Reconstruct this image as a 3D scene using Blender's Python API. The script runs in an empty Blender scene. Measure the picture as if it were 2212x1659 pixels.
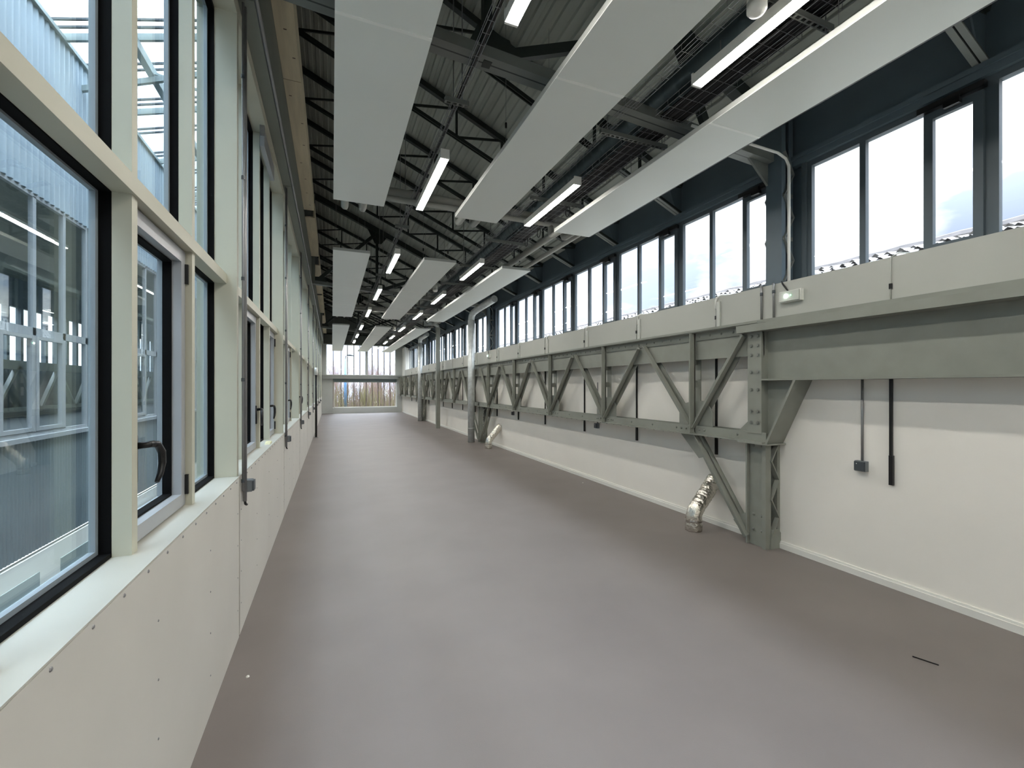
import bpy, math, random
from mathutils import Vector, Matrix
random.seed(7)
SC = bpy.context.scene
COL = SC.collection
ORD = ['first','second','third','fourth','fifth','sixth','seventh','eighth','ninth','tenth','eleventh','twelfth','thirteenth',
       'fourteenth','fifteenth','sixteenth','seventeenth','eighteenth','nineteenth','twentieth','twenty-first','twenty-second']

# ------------------------------------------------------------------ materials
def lin(c):
    r = []
    for v in c:
        v /= 255.0
        r.append(v/12.92 if v <= .04045 else ((v+.055)/1.055)**2.4)
    return r
def mat(name, col, rough=.6, metal=0., var=.05, scale=3., bump=0., bscale=40., spec=.5, stretch=None):
    m = bpy.data.materials.new(name); m.use_nodes = True
    nt = m.node_tree; N = nt.nodes; L = nt.links
    b = N['Principled BSDF']
    c = lin(col)
    tc = N.new('ShaderNodeTexCoord')
    src = tc.outputs['Object']
    if stretch:
        mp = N.new('ShaderNodeMapping'); mp.inputs['Scale'].default_value = stretch
        L.new(src, mp.inputs['Vector']); src = mp.outputs['Vector']
    nz = N.new('ShaderNodeTexNoise'); nz.inputs['Scale'].default_value = scale; nz.inputs['Detail'].default_value = 5
    L.new(src, nz.inputs['Vector'])
    rp = N.new('ShaderNodeValToRGB')
    rp.color_ramp.elements[0].position = .3; rp.color_ramp.elements[1].position = .7
    rp.color_ramp.elements[0].color = [max(0, v*(1-var)) for v in c]+[1]
    rp.color_ramp.elements[1].color = [min(1, v*(1+var)) for v in c]+[1]
    L.new(nz.outputs['Fac'], rp.inputs['Fac']); L.new(rp.outputs['Color'], b.inputs['Base Color'])
    b.inputs['Roughness'].default_value = rough; b.inputs['Metallic'].default_value = metal
    b.inputs['Specular IOR Level'].default_value = spec
    if bump:
        n2 = N.new('ShaderNodeTexNoise'); n2.inputs['Scale'].default_value = bscale; n2.inputs['Detail'].default_value = 4
        L.new(src, n2.inputs['Vector'])
        bp = N.new('ShaderNodeBump'); bp.inputs['Strength'].default_value = bump; bp.inputs['Distance'].default_value = .01
        L.new(n2.outputs['Fac'], bp.inputs['Height']); L.new(bp.outputs['Normal'], b.inputs['Normal'])
    return m
def emis(name, col, s):
    m = bpy.data.materials.new(name); m.use_nodes = True
    nt = m.node_tree; nt.nodes.clear()
    e = nt.nodes.new('ShaderNodeEmission'); e.inputs['Color'].default_value = lin(col)+[1]; e.inputs['Strength'].default_value = s
    o = nt.nodes.new('ShaderNodeOutputMaterial'); nt.links.new(e.outputs[0], o.inputs[0])
    return m
def glass(name, tint, refl=1.45, rough=.0):
    m = bpy.data.materials.new(name); m.use_nodes = True
    nt = m.node_tree; nt.nodes.clear(); N = nt.nodes; L = nt.links
    t = N.new('ShaderNodeBsdfTransparent'); t.inputs['Color'].default_value = list(tint)+[1]
    g = N.new('ShaderNodeBsdfGlossy'); g.inputs['Roughness'].default_value = rough; g.inputs['Color'].default_value = (.9,.95,.95,1)
    f = N.new('ShaderNodeFresnel'); f.inputs['IOR'].default_value = refl
    ge = N.new('ShaderNodeNewGeometry'); mr = N.new('ShaderNodeMapRange')      # same reflectance on both faces of a thin pane
    mr.inputs['To Min'].default_value = refl; mr.inputs['To Max'].default_value = 1/refl
    L.new(ge.outputs['Backfacing'], mr.inputs['Value']); L.new(mr.outputs[0], f.inputs['IOR'])
    mx = N.new('ShaderNodeMixShader'); L.new(f.outputs[0], mx.inputs[0]); L.new(t.outputs[0], mx.inputs[1]); L.new(g.outputs[0], mx.inputs[2])
    o = N.new('ShaderNodeOutputMaterial'); L.new(mx.outputs[0], o.inputs[0])
    return m

M = dict(
 cream=mat('cream paint', (192,190,172), .5, var=.03),
 sill=mat('cream sill paint', (186,184,173), .42, var=.03),
 fibre=mat('fibre cement panel', (203,200,191), .55, var=.04, scale=1.5),
 floor=mat('resin floor', (122,114,110), .52, var=.07, scale=1.3, bump=.06, bscale=180),
 plaster=mat('white plaster', (238,234,225), .75, var=.02, scale=2),
 fascia=mat('off white board', (178,179,171), .6, var=.02),
 girder=mat('grey green steel paint', (138,140,131), .5, var=.07, scale=5, spec=.4),
 rivet=mat('steel bolt', (128,130,124), .4, metal=.3, var=.1),
 panel=mat('white radiant panel', (226,230,224), .45, var=.02, scale=1),
 paneledge=mat('grey panel edge', (170,172,166), .5),
 panelseam=mat('panel seam strip', (240,242,236), .4),
 deck=mat('grey steel deck', (172,176,166), .45, var=.12, scale=1.2, stretch=(3,.3,3)),
 dark=mat('dark green black steel', (38,46,43), .45, var=.15, scale=6),
 truss=mat('grey truss steel', (112,116,112), .5, var=.1, scale=4),
 upwall=mat('dark blue grey sheet', (84,98,106), .5, var=.06),
 lfascia=mat('dark grey board', (118,123,115), .6, var=.07, scale=2),
 alu=mat('grey window aluminium', (78,87,92), .5, var=.04, spec=.35),
 bead=mat('window bead aluminium', (140,150,156), .45, metal=.1, var=.04),
 alulight=mat('light window aluminium', (168,170,172), .4, metal=.2, var=.03),
 black=mat('black rubber', (6,7,8), .8, var=.05, spec=.15),
 blackm=mat('black metal', (16,16,17), .35, var=.05),
 ply=mat('pale plywood', (204,193,166), .65, var=.12, scale=2, stretch=(6,.6,6)),
 galv=mat('galvanised steel', (196,200,198), .42, metal=.35, var=.16, scale=9),
 zinc=mat('grey zinc conduit', (150,150,150), .35, metal=.6, var=.08, scale=12),
 foil=mat('crinkled foil', (214,210,200), .22, metal=1., var=.08, scale=20, bump=.9, bscale=30),
 white=mat('white plastic', (232,231,224), .4, var=.02),
 trunk=mat('grey white trunking', (190,192,184), .5, var=.03),
 boxg=mat('grey plastic box', (110,115,118), .45, var=.04),
 boxd=mat('dark grey cover', (70,76,80), .4, var=.04),
 duct=mat('spiral duct steel', (92,104,108), .35, metal=.55, var=.1, scale=8),
 insul=mat('pale pipe insulation', (160,160,152), .6, var=.05),
 tray=mat('zinc wire tray', (140,142,142), .35, metal=.6, var=.05),
 cladding=mat('blue grey corrugated sheet', (160,172,180), .45, metal=.1, var=.05, scale=2),
 cladlow=mat('grey corrugated sheet', (118,128,132), .5, var=.05, scale=2),
 cfloor=mat('courtyard paving', (120,120,116), .8),
 steelw=mat('pale grey steel', (150,160,158), .5, var=.06),
 endgrey=mat('pale grey end panel', (190,194,192), .55, var=.03),
 endbeam=mat('grey steel end beam', (150,154,152), .5, var=.04),
 roller=mat('blue grey shutter box', (96,110,112), .5, var=.05),
 gable=mat('grey gable sheet', (92,96,92), .6, var=.06),
 bark=mat('grey bark', (104,90,80), .9, var=.25, scale=9),
 twig=mat('pinkish twigs', (122,98,92), .9, var=.15, scale=9),
 twigg=mat('olive twigs', (104,98,64), .9, var=.2, scale=9),
 blue=mat('blue lamp post paint', (58,96,128), .4, var=.04),
 ground=mat('rough ground', (112,110,84), .95, var=.3, scale=.6),
 tile=mat('pale weathered roof tile', (104,102,99), .85, var=.3, scale=4, bump=.6, bscale=9),
 ridge=mat('grey ridge tile', (84,80,78), .85, var=.2, scale=5),
 rag=mat('yellowed cloth', (206,200,160), .9),
 tape=mat('orange tape', (150,110,70), .5),
 glassL=glass('clear glass', (.93,.97,.96)),
 glassC=glass('clerestory glass', (.97,.985,.985), 1.2),
 glassR=glass('roof glazing', (.93,.97,1.0), 1.3),
 lamp=emis('lamp diffuser', (255,251,244), 7.6),
 lampfar=emis('far lamp diffuser', (255,244,225), 4.),
 led=emis('emergency light spot', (235,255,240), 4.),
 ledg=emis('green pilot light', (90,255,140), 2.),
)

# ------------------------------------------------------------------ mesh builder
class MB:
    def __init__(s): s.v=[]; s.f=[]
    def hexa(s, P):
        n=len(s.v); s.v += [tuple(p) for p in P]
        s.f += [tuple(n+i for i in q) for q in ((0,3,2,1),(4,5,6,7),(0,1,5,4),(1,2,6,5),(2,3,7,6),(3,0,4,7))]
        return s
    def box(s,x0,x1,y0,y1,z0,z1):
        if x0>x1:x0,x1=x1,x0
        if y0>y1:y0,y1=y1,y0
        if z0>z1:z0,z1=z1,z0
        return s.hexa(((x0,y0,z0),(x1,y0,z0),(x1,y1,z0),(x0,y1,z0),(x0,y0,z1),(x1,y0,z1),(x1,y1,z1),(x0,y1,z1)))
    def bar(s,p,q,w,h,up=(0,0,1),off=(0,0)):
        p=Vector(p);q=Vector(q);d=(q-p).normalized();u=Vector(up)
        sd=d.cross(u)
        if sd.length<1e-4: sd=d.cross(Vector((0,1,0)))
        sd.normalize(); u=sd.cross(d)
        o=sd*off[0]+u*off[1]
        P=[]
        for b in (p,q):
            for a,c in ((-1,-1),(1,-1),(1,1),(-1,1)): P.append(b+o+sd*(a*w/2)+u*(c*h/2))
        return s.hexa(P)
    def tube(s,pts,r,n=8,caps=True):
        pts=[Vector(p) for p in pts]; base=len(s.v); rr=r if isinstance(r,(list,tuple)) else [r]*len(pts)
        ref=None
        for i,p in enumerate(pts):
            d=(pts[min(i+1,len(pts)-1)]-pts[max(i-1,0)]).normalized()
            if ref is None:
                ref=d.orthogonal().normalized()
            else:
                ref=(ref-d*ref.dot(d))
                ref=ref.normalized() if ref.length>1e-5 else d.orthogonal().normalized()
            b=d.cross(ref)
            for k in range(n):
                a=2*math.pi*k/n
                s.v.append(tuple(p+(ref*math.cos(a)+b*math.sin(a))*rr[i]))
        for i in range(len(pts)-1):
            for k in range(n):
                a=base+i*n+k;c=base+i*n+(k+1)%n
                s.f.append((a,c,c+n,a+n))
        if caps:
            s.f.append(tuple(base+k for k in range(n))[::-1]); e=base+(len(pts)-1)*n
            s.f.append(tuple(e+k for k in range(n)))
        return s
    def disc(s,c,axis,r,h,n=8):
        c=Vector(c);a=Vector(axis).normalized()
        return s.tube([c,c+a*h],r,n)
    def dome(s,c,axis,r,h,n=7):
        c=Vector(c);a=Vector(axis).normalized()
        return s.tube([c,c+a*h*.6,c+a*h],[r,r*.8,r*.35],n)
    def prism(s,poly,axis,a,b):
        n=len(s.v);k=len(poly)
        for t in (a,b):
            for (u,v) in poly:
                s.v.append({'x':(t,u,v),'y':(u,t,v),'z':(u,v,t)}[axis])
        s.f.append(tuple(range(n,n+k))[::-1]); s.f.append(tuple(range(n+k,n+2*k)))
        for i in range(k):
            j=(i+1)%k; s.f.append((n+i,n+j,n+k+j,n+k+i))
        return s
    def frame(s,x0,x1,y0,y1,z0,z1,w):   # rectangular ring in the YZ plane
        s.box(x0,x1,y0,y1,z0,z0+w); s.box(x0,x1,y0,y1,z1-w,z1)
        s.box(x0,x1,y0,y0+w,z0+w,z1-w); s.box(x0,x1,y1-w,y1,z0+w,z1-w)
        return s
    def frame_xz(s,y0,y1,x0,x1,z0,z1,w):
        s.box(x0,x1,y0,y1,z0,z0+w); s.box(x0,x1,y0,y1,z1-w,z1)
        s.box(x0,x0+w,y0,y1,z0+w,z1-w); s.box(x1-w,x1,y0,y1,z0+w,z1-w)
        return s
def wloc(o):
    v=Vector((0,0,0))
    while o is not None: v+=o.location; o=o.parent
    return v
def build(mb,name,m,parent=None,smooth=False,at=None):
    me=bpy.data.meshes.new(name)
    o=bpy.data.objects.new(name,me); COL.objects.link(o)
    if parent is not None:
        o.parent=parent; off=wloc(parent)
    else:
        off=Vector(at) if at is not None else Vector((0,0,0)); o.location=off
    me.from_pydata([(x-off.x,y-off.y,z-off.z) for x,y,z in mb.v],[],mb.f); me.update()
    import bmesh
    bm=bmesh.new(); bm.from_mesh(me); bmesh.ops.recalc_face_normals(bm,faces=bm.faces[:]); bm.to_mesh(me); bm.free()
    me.materials.append(M[m])
    if smooth:
        me.polygons.foreach_set('use_smooth',[len(p.vertices)==4 for p in me.polygons])
    return o
def tag(o,label=None,cat=None,group=None,kind=None):
    for k,v in (('label',label),('category',cat),('group',group),('kind',kind)):
        if v: o[k]=v
    return o
def thing(name,loc,label,cat,group=None,kind=None):
    o=bpy.data.objects.new(name,None); COL.objects.link(o); o.location=loc; o.empty_display_size=.1
    return tag(o,label,cat,group,kind)
KIDS={}
def dup(root,dloc,label=None,group=None):
    ch={}
    for o in bpy.data.objects:
        if o.parent is not None: ch.setdefault(o.parent.name,[]).append(o)
    def rec(o,par):
        c=o.copy(); COL.objects.link(c)
        if par is not None: c.parent=par
        for k in ch.get(o.name,[]): rec(k,c)
        return c
    r=rec(root,None); r.location=root.location+Vector(dloc)
    if label: r['label']=label
    if group: r['group']=group
    return r
def struct(mb,name,m,smooth=False,label=None):
    o=build(mb,name,m,None,smooth); o['kind']='structure'
    if label: o['label']=label
    return o
def sroot(name,loc,label=None):
    o=bpy.data.objects.new(name,None); COL.objects.link(o); o.location=loc; o['kind']='structure'
    if label: o['label']=label
    return o

YE=30.6                      # end wall
def Zr(x): return 4.66+.45*(4.66-x)    # roof deck underside
def Zb(x): return 4.18+.44*(4.66-x)    # rafter bottom chord

# ------------------------------------------------------------------ shell
fl=struct(MB().box(-.62,4.75,-6,YE+.1,-.25,0),'floor','floor',label='smooth taupe grey resin floor of the long gallery')
# roof deck, trapezoidal ribs running along the gallery
top=[];x=-.78;z=0
poly=[]
while x<4.9:
    for dx,dz in ((0,0),(.05,0),(.061,.024),(.099,.024)):
        poly.append((x+dx,Zr(x+dx)+dz))
    x+=.11
mb=MB()
n=len(poly)
for yy in (-6.2,YE+.3):
    mb.v += [(px,yy,pz) for px,pz in poly]+[(px,yy,pz+.03) for px,pz in poly]
for i in range(n-1):
    mb.f.append((i,i+1,2*n+i+1,2*n+i)); mb.f.append((n+i,n+i+1,3*n+i+1,3*n+i))
mb.f.append((0,n,3*n,2*n)); mb.f.append((n-1,2*n-1,4*n-1,3*n-1))
struct(mb,'ceiling','deck',label='ribbed grey steel roof deck sloping down to the clerestory wall')
struct(MB().box(4.40,4.78,-6,YE,0,2.425),'wall_right','plaster',label='white plaster wall behind the riveted girder')
sp=struct(MB().box(4.385,4.78,-6,29.3,2.44,2.80),'trim_1','fascia',label='off-white spandrel band under the clerestory windows')
struct(MB().box(4.36,4.40,-6,YE,2.385,2.44),'trim_2','girder',label='grey strip between girder and white spandrel band')
struct(MB().box(4.68,4.80,-6,YE,4.06,4.70),'wall_right_upper','upwall',label='dark blue-grey wall band above the clerestory windows')
struct(MB().box(4.385,4.40,-6,YE,0,.075).box(4.375,4.40,-6,YE,0,.055),'baseboard_right','white',label='white skirting board along the plaster wall')
struct(MB().box(-1,4.9,-6.2,-6,-.2,7.4),'wall_front','plaster')

# left wall: lower fibre cement panels
wl=sroot('wall_left',(0,0,0),'left wall lining of white screwed panels under the window sills')
YB=[.45+3.05*k for k in range(10)]     # bay joints: .45, 3.5, 6.55 ...
edges=[-6.0,-2.6]+YB+[YE]
for i in range(len(edges)-1):
    a,b=edges[i],edges[i+1]
    p=build(MB().box(-.60,-.585,a+.017,b-.017,.0,1.082),'wall_panel','fibre',wl)
    if 1<i<6:
        sb=MB()
        for q in range(16): sb.dome((-.585,a+.10+.19*q,1.066),(1,0,0),.0065,.004,8)
        for yy in (a+.06,a+.76,a+1.525,a+2.27,b-.06):
            for zz in (.20,.42,.635,.85): sb.dome((-.585,yy,zz),(1,0,0),.005,.003,8)
        build(sb,'screws','zinc',p)
struct(MB().box(-.64,-.60,-6,YE,0,1.08),'wall_left_core','black')

# ------------------------------------------------------------------ left windows
CAS={0:[(2,'near')],1:[(1,'far'),(3,'near')],2:[(2,'near')],3:[(1,'far'),(2,'near')],4:[(1,'far'),(2,'near')],5:[(2,'near')],6:[(1,'far')],7:[],8:[]}
ZS,ZT0,ZT1,ZH=1.09,2.40,2.465,4.25
def handle(parent,y,z,sgn,x=-.70):
    h=MB()
    h.box(x,x+.012,y-.015,y+.015,z-.09,z+.09)
    h.tube([(x+.01,y,z+.05),(x+.05,y,z+.055),(x+.06,y+sgn*.02,z+.055)],.013,8)
    h.tube([(x+.05,y,z+.055),(x+.062,y+sgn*.05,z+.05),(x+.066,y+sgn*.085,z+.015),(x+.066,y+sgn*.09,z-.03),(x+.064,y+sgn*.075,z-.07),(x+.06,y+sgn*.05,z-.10)],[.012,.013,.014,.013,.011,.008],8)
    return build(h,'handle','blackm',parent,True)
wn=0
YB2={-2:-5.65,-1:-2.6,**{i:v for i,v in enumerate(YB)}}
for k in range(-2,9):
    Y0,Y1=YB2[k],YB2[k+1]
    wn+=1
    w=sroot('window_%d'%wn,(-.7,Y0,ZS),('cream timber glazed bay, %s from the camera on the left wall'%ORD[k]) if k>=0 else 'cream timber glazed bay of the left wall behind the camera')
    f=[Y1-2.24,Y1-1.495,Y1-.75]
    st=[Y0+.07]+[v+.05 for v in f]; en=f+[Y1-.0]
    build(MB().box(-.83,-.60,Y1,Y1+.055,ZS-.02,ZH+.11),'post','cream',w)
    if k==-2: build(MB().box(-.83,-.60,Y0,Y0+.055,ZS-.02,ZH+.11),'post','cream',w)
    else: build(MB().box(-.83,-.66,Y0+.072,Y0+.12,ZS,ZH),'edge_stud','cream',w)
    for v in f: build(MB().box(-.73,-.672,v,v+.05,ZS,ZH),'mullion','cream',w)
    build(MB().box(-.73,-.66,Y0+.07,Y1,ZT0,ZT1),'transom','cream',w)
    build(MB().box(-.83,-.60,Y0+.055,Y1,ZH,ZH+.11),'header','cream',w)
    build(MB().box(-.83,-.585,Y0+.004,Y1-.004,ZS-.006,ZS),'sill','sill',w)
    gk=MB()
    for v in f: gk.box(-.768,-.731,v-.002,v+.052,ZS,ZH)
    gk.box(-.768,-.731,Y0+.06,Y1,ZT0-.004,ZT1-.01)
    gk.box(-.768,-.731,Y0+.06,Y1,ZS,ZS+.016); gk.box(-.768,-.731,Y0+.06,Y1,ZH-.03,ZH)
    gk.box(-.768,-.731,Y1-.006,Y1,ZS,ZH)
    build(gk,'gasket','black',w)
    cas={i:s for i,s in CAS.get(k,[])}
    for i in range(4):
        a,b=st[i],en[i]
        build(MB().frame(-.786,-.767,a-.02,b+.0,ZT1-.02,ZH,.022),'glazing_bead','bead',w)
        build(MB().box(-.785,-.779,a-.01,b,ZT1-.01,ZH-.01),'upper_pane','glassL',w)
        if i in cas:
            c=build(MB().frame(-.80,-.70,a+.006,b-.006,ZS+.008,ZT0-.008,.062),'casement','alulight',w)
            build(MB().frame(-.776,-.740,a+.068,b-.068,ZS+.07,ZT0-.07,.010),'casement_gasket','black',c)
            build(MB().box(-.776,-.770,a+.06,b-.06,ZS+.06,ZT0-.06),'casement_pane','glassL',c)
            near=cas[i]=='near'
            if k<6:
                handle(c,a+.04 if near else b-.04,1.425,1 if near else -1)
                hy=b-.004 if near else a+.004
                for zz in (1.2,2.28): build(MB().box(-.705,-.685,hy-.012,hy+.012,zz-.05,zz+.05),'hinge','blackm',c)
        else:
            build(MB().frame(-.786,-.767,a-.02,b,ZS+.01,ZT0+.01,.022),'glazing_bead','bead',w)
            build(MB().box(-.785,-.779,a-.01,b,ZS+.02,ZT0),'lower_pane','glassL',w)
# parts of the left wall behind the camera and at the far end
struct(MB().box(-.83,-.60,-6,-5.6,1.05,4.36),'wall_left_near','cream')
struct(MB().box(-.83,-.60,YB[-1]+.055,YE,1.05,4.36),'wall_left_far','cream')
# dark fascia above, plywood box, upper wall
fb=sroot('wall_left_upper',(0,0,0),'dark grey board band above the left glazing')
for i in range(len(edges)-1):
    build(MB().box(-.62,-.50 if i else -.50,edges[i]+.004,edges[i+1]-.004,4.365,5.10),'fascia_board','lfascia',fb)
build(MB().box(-.80,-.52,-6,YE,5.1,7.05),'fascia_backing','dark',fb)
build(MB().box(-.78,-.62,-6,YE,4.365,5.1),'fascia_backing','dark',fb)
segs=[(-6,5.46),(5.472,9.35),(9.75,12.6),(13.5,17.6),(17.9,22.1),(22.9,26.6),(26.9,30.5)]
for i,(a,b) in enumerate(segs):
    kn=MB().box(-.498,-.32,a,b,5.102,5.125).box(-.345,-.32,a,b,5.125,5.40)
    o=build(kn,'plywood_soffit','ply',None,at=(-.41,(a+b)/2,5.1))
    lab=['nearest pale plywood board over the left glazing, with dark knots','second pale plywood board over the left glazing, past the joint','third pale plywood board over the left wall','fourth pale plywood board over the left wall','fifth pale plywood board over the left wall','sixth pale plywood board over the left wall','farthest pale plywood board over the left wall'][i]
    tag(o,lab,'plywood board','plywood boards along the left eaves')
    if i<2:
        kb=MB(); rr=random.Random(i)
        for q in range(7):
            yy=a+ (b-a)*(q+.5)/7 if i else 2.8+.38*q; xx=-.48+.13*rr.random()
            kb.box(xx,xx+.028,yy,yy+.012,5.0995,5.102)
        build(kb,'knot_pattern','bark',o)
# metal conduit along bottom of fascia
o=build(MB().tube([(-.485,-1,4.385),(-.485,28,4.385)],.013,8),'conduit_pipe','zinc',None,True); tag(o,'thin grey conduit running along the foot of the dark fascia','conduit')

# ------------------------------------------------------------------ vertical conduits and sockets on left wall
root=None
for k in range(8):
    y=YB[k+1]+.045
    lab='grey socket box with vertical conduits at the %s panel joint of the left wall'%ORD[k]
    if root is None:
        root=thing('socket_drop',(-.56,y,1.0),lab,'socket','conduit drops along the left wall')
        build(MB().tube([(-.57,y-.008,.98),(-.57,y-.008,4.36)],.0075,8),'conduit_tube','zinc',root,True)
        build(MB().tube([(-.565,y+.032,.90),(-.565,y+.032,4.36)],.013,10),'conduit_pipe','zinc',root,True)
        for z in (1.05,1.75,2.45,3.15,3.85): build(MB().tube([(-.57,y-.008,z-.012),(-.57,y-.008,z+.012)],.011,8),'pipe_clip','boxd',root)
        b=build(MB().box(-.575,-.525,y+.045,y+.125,.96,1.04),'socket_body','boxg',root)
        build(MB().box(-.526,-.512,y+.05,y+.12,.965,1.035),'socket_cover','boxd',b)
        build(MB().tube([(-.565,y+.032,.905),(-.562,y+.034,.88),(-.555,y+.045,.872)],.009,6),'cable_end','blackm',root,True)
        y00=y
    else: dup(root,(0,y-y00,0),lab)
# dark standpipe, small wall lamp, actuator
t=thing('standpipe',(-.48,16.2,0),'black pipe standing on the floor against the left wall','pipe')
build(MB().tube([(-.49,16.2,0),(-.49,16.2,2.1)],.035,10),'pipe','blackm',t,True)
build(MB().disc((-.49,16.2,0),(0,0,1),.07,.02,12),'floor_collar','zinc',t)
build(MB().tube([(-.49,16.2,2.1),(-.49,16.2,2.35)],[.06,.05],12),'pipe_cap','white',t,True)
t=thing('window_actuator',(-.62,5.2,4.15),'grey window motor box hanging below the left fascia','motor')
build(MB().box(-.655,-.615,4.95,5.75,4.07,4.235),'motor_body','alulight',t)
build(MB().box(-.65,-.61,4.90,4.95,4.17,4.25),'bracket','zinc',t)
o=build(MB().prism([(5.32,1.09),(5.46,1.095),(5.52,1.09),(5.44,1.115),(5.36,1.105)],'x',-.66,-.61),'cloth_scrap','rag',None,at=(0,0,0)); tag(o,'crumpled yellowish scrap lying on the left window sill','scrap')

# ------------------------------------------------------------------ clerestory windows (right)
base=[1.75,3.15],[3.5,4.98],[4.98,6.49],[6.49,8.0],[8.0,9.52],[9.52,11.05],[11.05,12.57],[13.1,14.6],[14.6,16.1],[16.1,17.6],[17.6,19.1],[19.1,20.6],[20.6,22.1],[22.65,24.2],[24.2,25.75],[25.75,27.3],[27.3,28.9]
for k,(a,b) in enumerate([[.25,1.75]]+list(base)+[[-1.25,.25],[-2.75,-1.25],[-4.25,-2.75],[-5.75,-4.25]]):
    wn+=1
    w=sroot('window_%d'%wn,(4.64,a,2.8),('three-light clerestory window, %s from the camera on the right wall'%ORD[k]) if a>0 else 'three-light clerestory window of the right wall behind the camera')
    z0,z1=2.80,4.07
    fr=MB().frame(4.64,4.69,a,b,z0,z1,.055)
    L=b-a; m1=a+.27*L; m2=a+.62*L          # sash is the near third
    fr.box(4.64,4.69,m1-.025,m1+.025,z0+.055,z1-.055); fr.box(4.64,4.69,m2-.026,m2+.026,z0+.055,z1-.055)
    build(fr,'window_frame','alu',w)
    sa=build(MB().frame(4.61,4.655,a+.02,m1+.01,z0+.02,z1-.09,.06),'sash','alu',w)
    build(MB().box(4.628,4.634,a+.075,m1-.04,z0+.075,z1-.145),'sash_pane','glassC',sa)
    build(MB().box(4.57,4.62,a+.0,m1+.04,z1-.085,z1-.035).box(4.555,4.60,(a+m1)/2-.05,(a+m1)/2+.05,z1-.13,z1-.05),'sash_closer','blackm',sa)
    for (p,q) in ((m1+.02,m2-.02),(m2+.02,b-.05)): build(MB().box(4.658,4.664,p,q,z0+.05,z1-.05),'fixed_pane','glassC',w)
struct(MB().box(4.60,4.70,-6,29.3,4.07,4.13).box(4.58,4.62,-6,29.3,4.13,4.17),'trim_3','upwall')
struct(MB().box(4.40,4.80,29.0,YE,2.4,4.3),'wall_right_far','white')
struct(MB().box(4.60,4.80,-6,-5.5,2.8,4.1),'wall_right_near','upwall')

# ------------------------------------------------------------------ steel columns
COLY=[3.39,12.92,22.4]
def column(y,label):
    c=thing('steel_column',(4.3,y,0),label,'column','riveted columns on the right wall','thing')
    for s in (-1,1): build(MB().box(4.185,4.265,y+s*.12-.018 if s>0 else y-.12,y+.12 if s>0 else y-.12+.04,0,1.12),'flange','girder',c)
    w=build(MB().box(4.222,4.24,y-.1,y+.1,0,1.12),'web','girder',c)
    bo=MB()
    for z in (.17,.33,1.07):
        for s in (-.05,.05): bo.dome((4.222,y+s,z),(-1,0,0),.016,.016,8)
    build(bo,'bolts','rivet',w)
    build(MB().box(4.36,4.40,y-.12,y+.12,0,1.12),'rear_flange','girder',c)
    for s in (-1,1):
        lc=MB(); yy=y+s*.115
        zz=.12; d=1
        while zz<1.0:
            lc.bar((4.255 if d>0 else 4.37,yy,zz),(4.37 if d>0 else 4.255,yy,zz+.2),.012,.05,(0,1,0)); zz+=.2; d=-d
        build(lc,'lacing','girder',c)
    build(MB().prism([(4.24,.0),(4.395,0),(4.395,.16),(4.36,.2),(4.26,.2)],'y',y-.135,y-.12),'foot_gusset','girder',c)
    build(MB().prism([(4.24,.0),(4.395,0),(4.395,.16),(4.36,.2),(4.26,.2)],'y',y+.12,y+.135),'foot_gusset','girder',c)
    # latticed upper stage between the windows
    build(MB().box(4.44,4.455,y-.11,y+.075,2.80,4.9).box(4.455,4.50,y-.11,y-.10,2.80,4.9).box(4.455,4.50,y+.065,y+.075,2.80,4.9),'upper_flange','upwall',c)
    build(MB().box(4.60,4.615,y-.11,y+.075,2.80,4.9).box(4.55,4.60,y-.11,y-.10,2.80,4.9).box(4.55,4.60,y+.065,y+.075,2.80,4.9),'upper_flange','upwall',c)
    for yy in (y-.115,y+.08):
        lc=MB(); zz=2.83; d=1
        while zz<4.1:
            lc.bar((4.46 if d>0 else 4.60,yy,zz),(4.60 if d>0 else 4.46,yy,zz+.23),.012,.045,(0,1,0))
            if int(zz*10)%5==2: lc.box(4.455,4.60,yy-.006,yy+.006,zz-.02,zz+.02)
            zz+=.23; d=-d
        build(lc,'upper_lacing','truss',c)
    build(MB().box(4.68,4.70,y-.27,y+.15,2.78,4.1),'backing_sheet','upwall',c)
    build(MB().box(4.62,4.70,y-.25,y-.2,2.78,4.1),'side_jamb','alu',c)
    return c
CLAB=['riveted grey column nearest the camera, beside the big foil duct','riveted grey column behind the thick galvanised pipe','farthest riveted grey column on the right wall']
for y,l in zip(COLY,CLAB): column(y,l)

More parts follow.
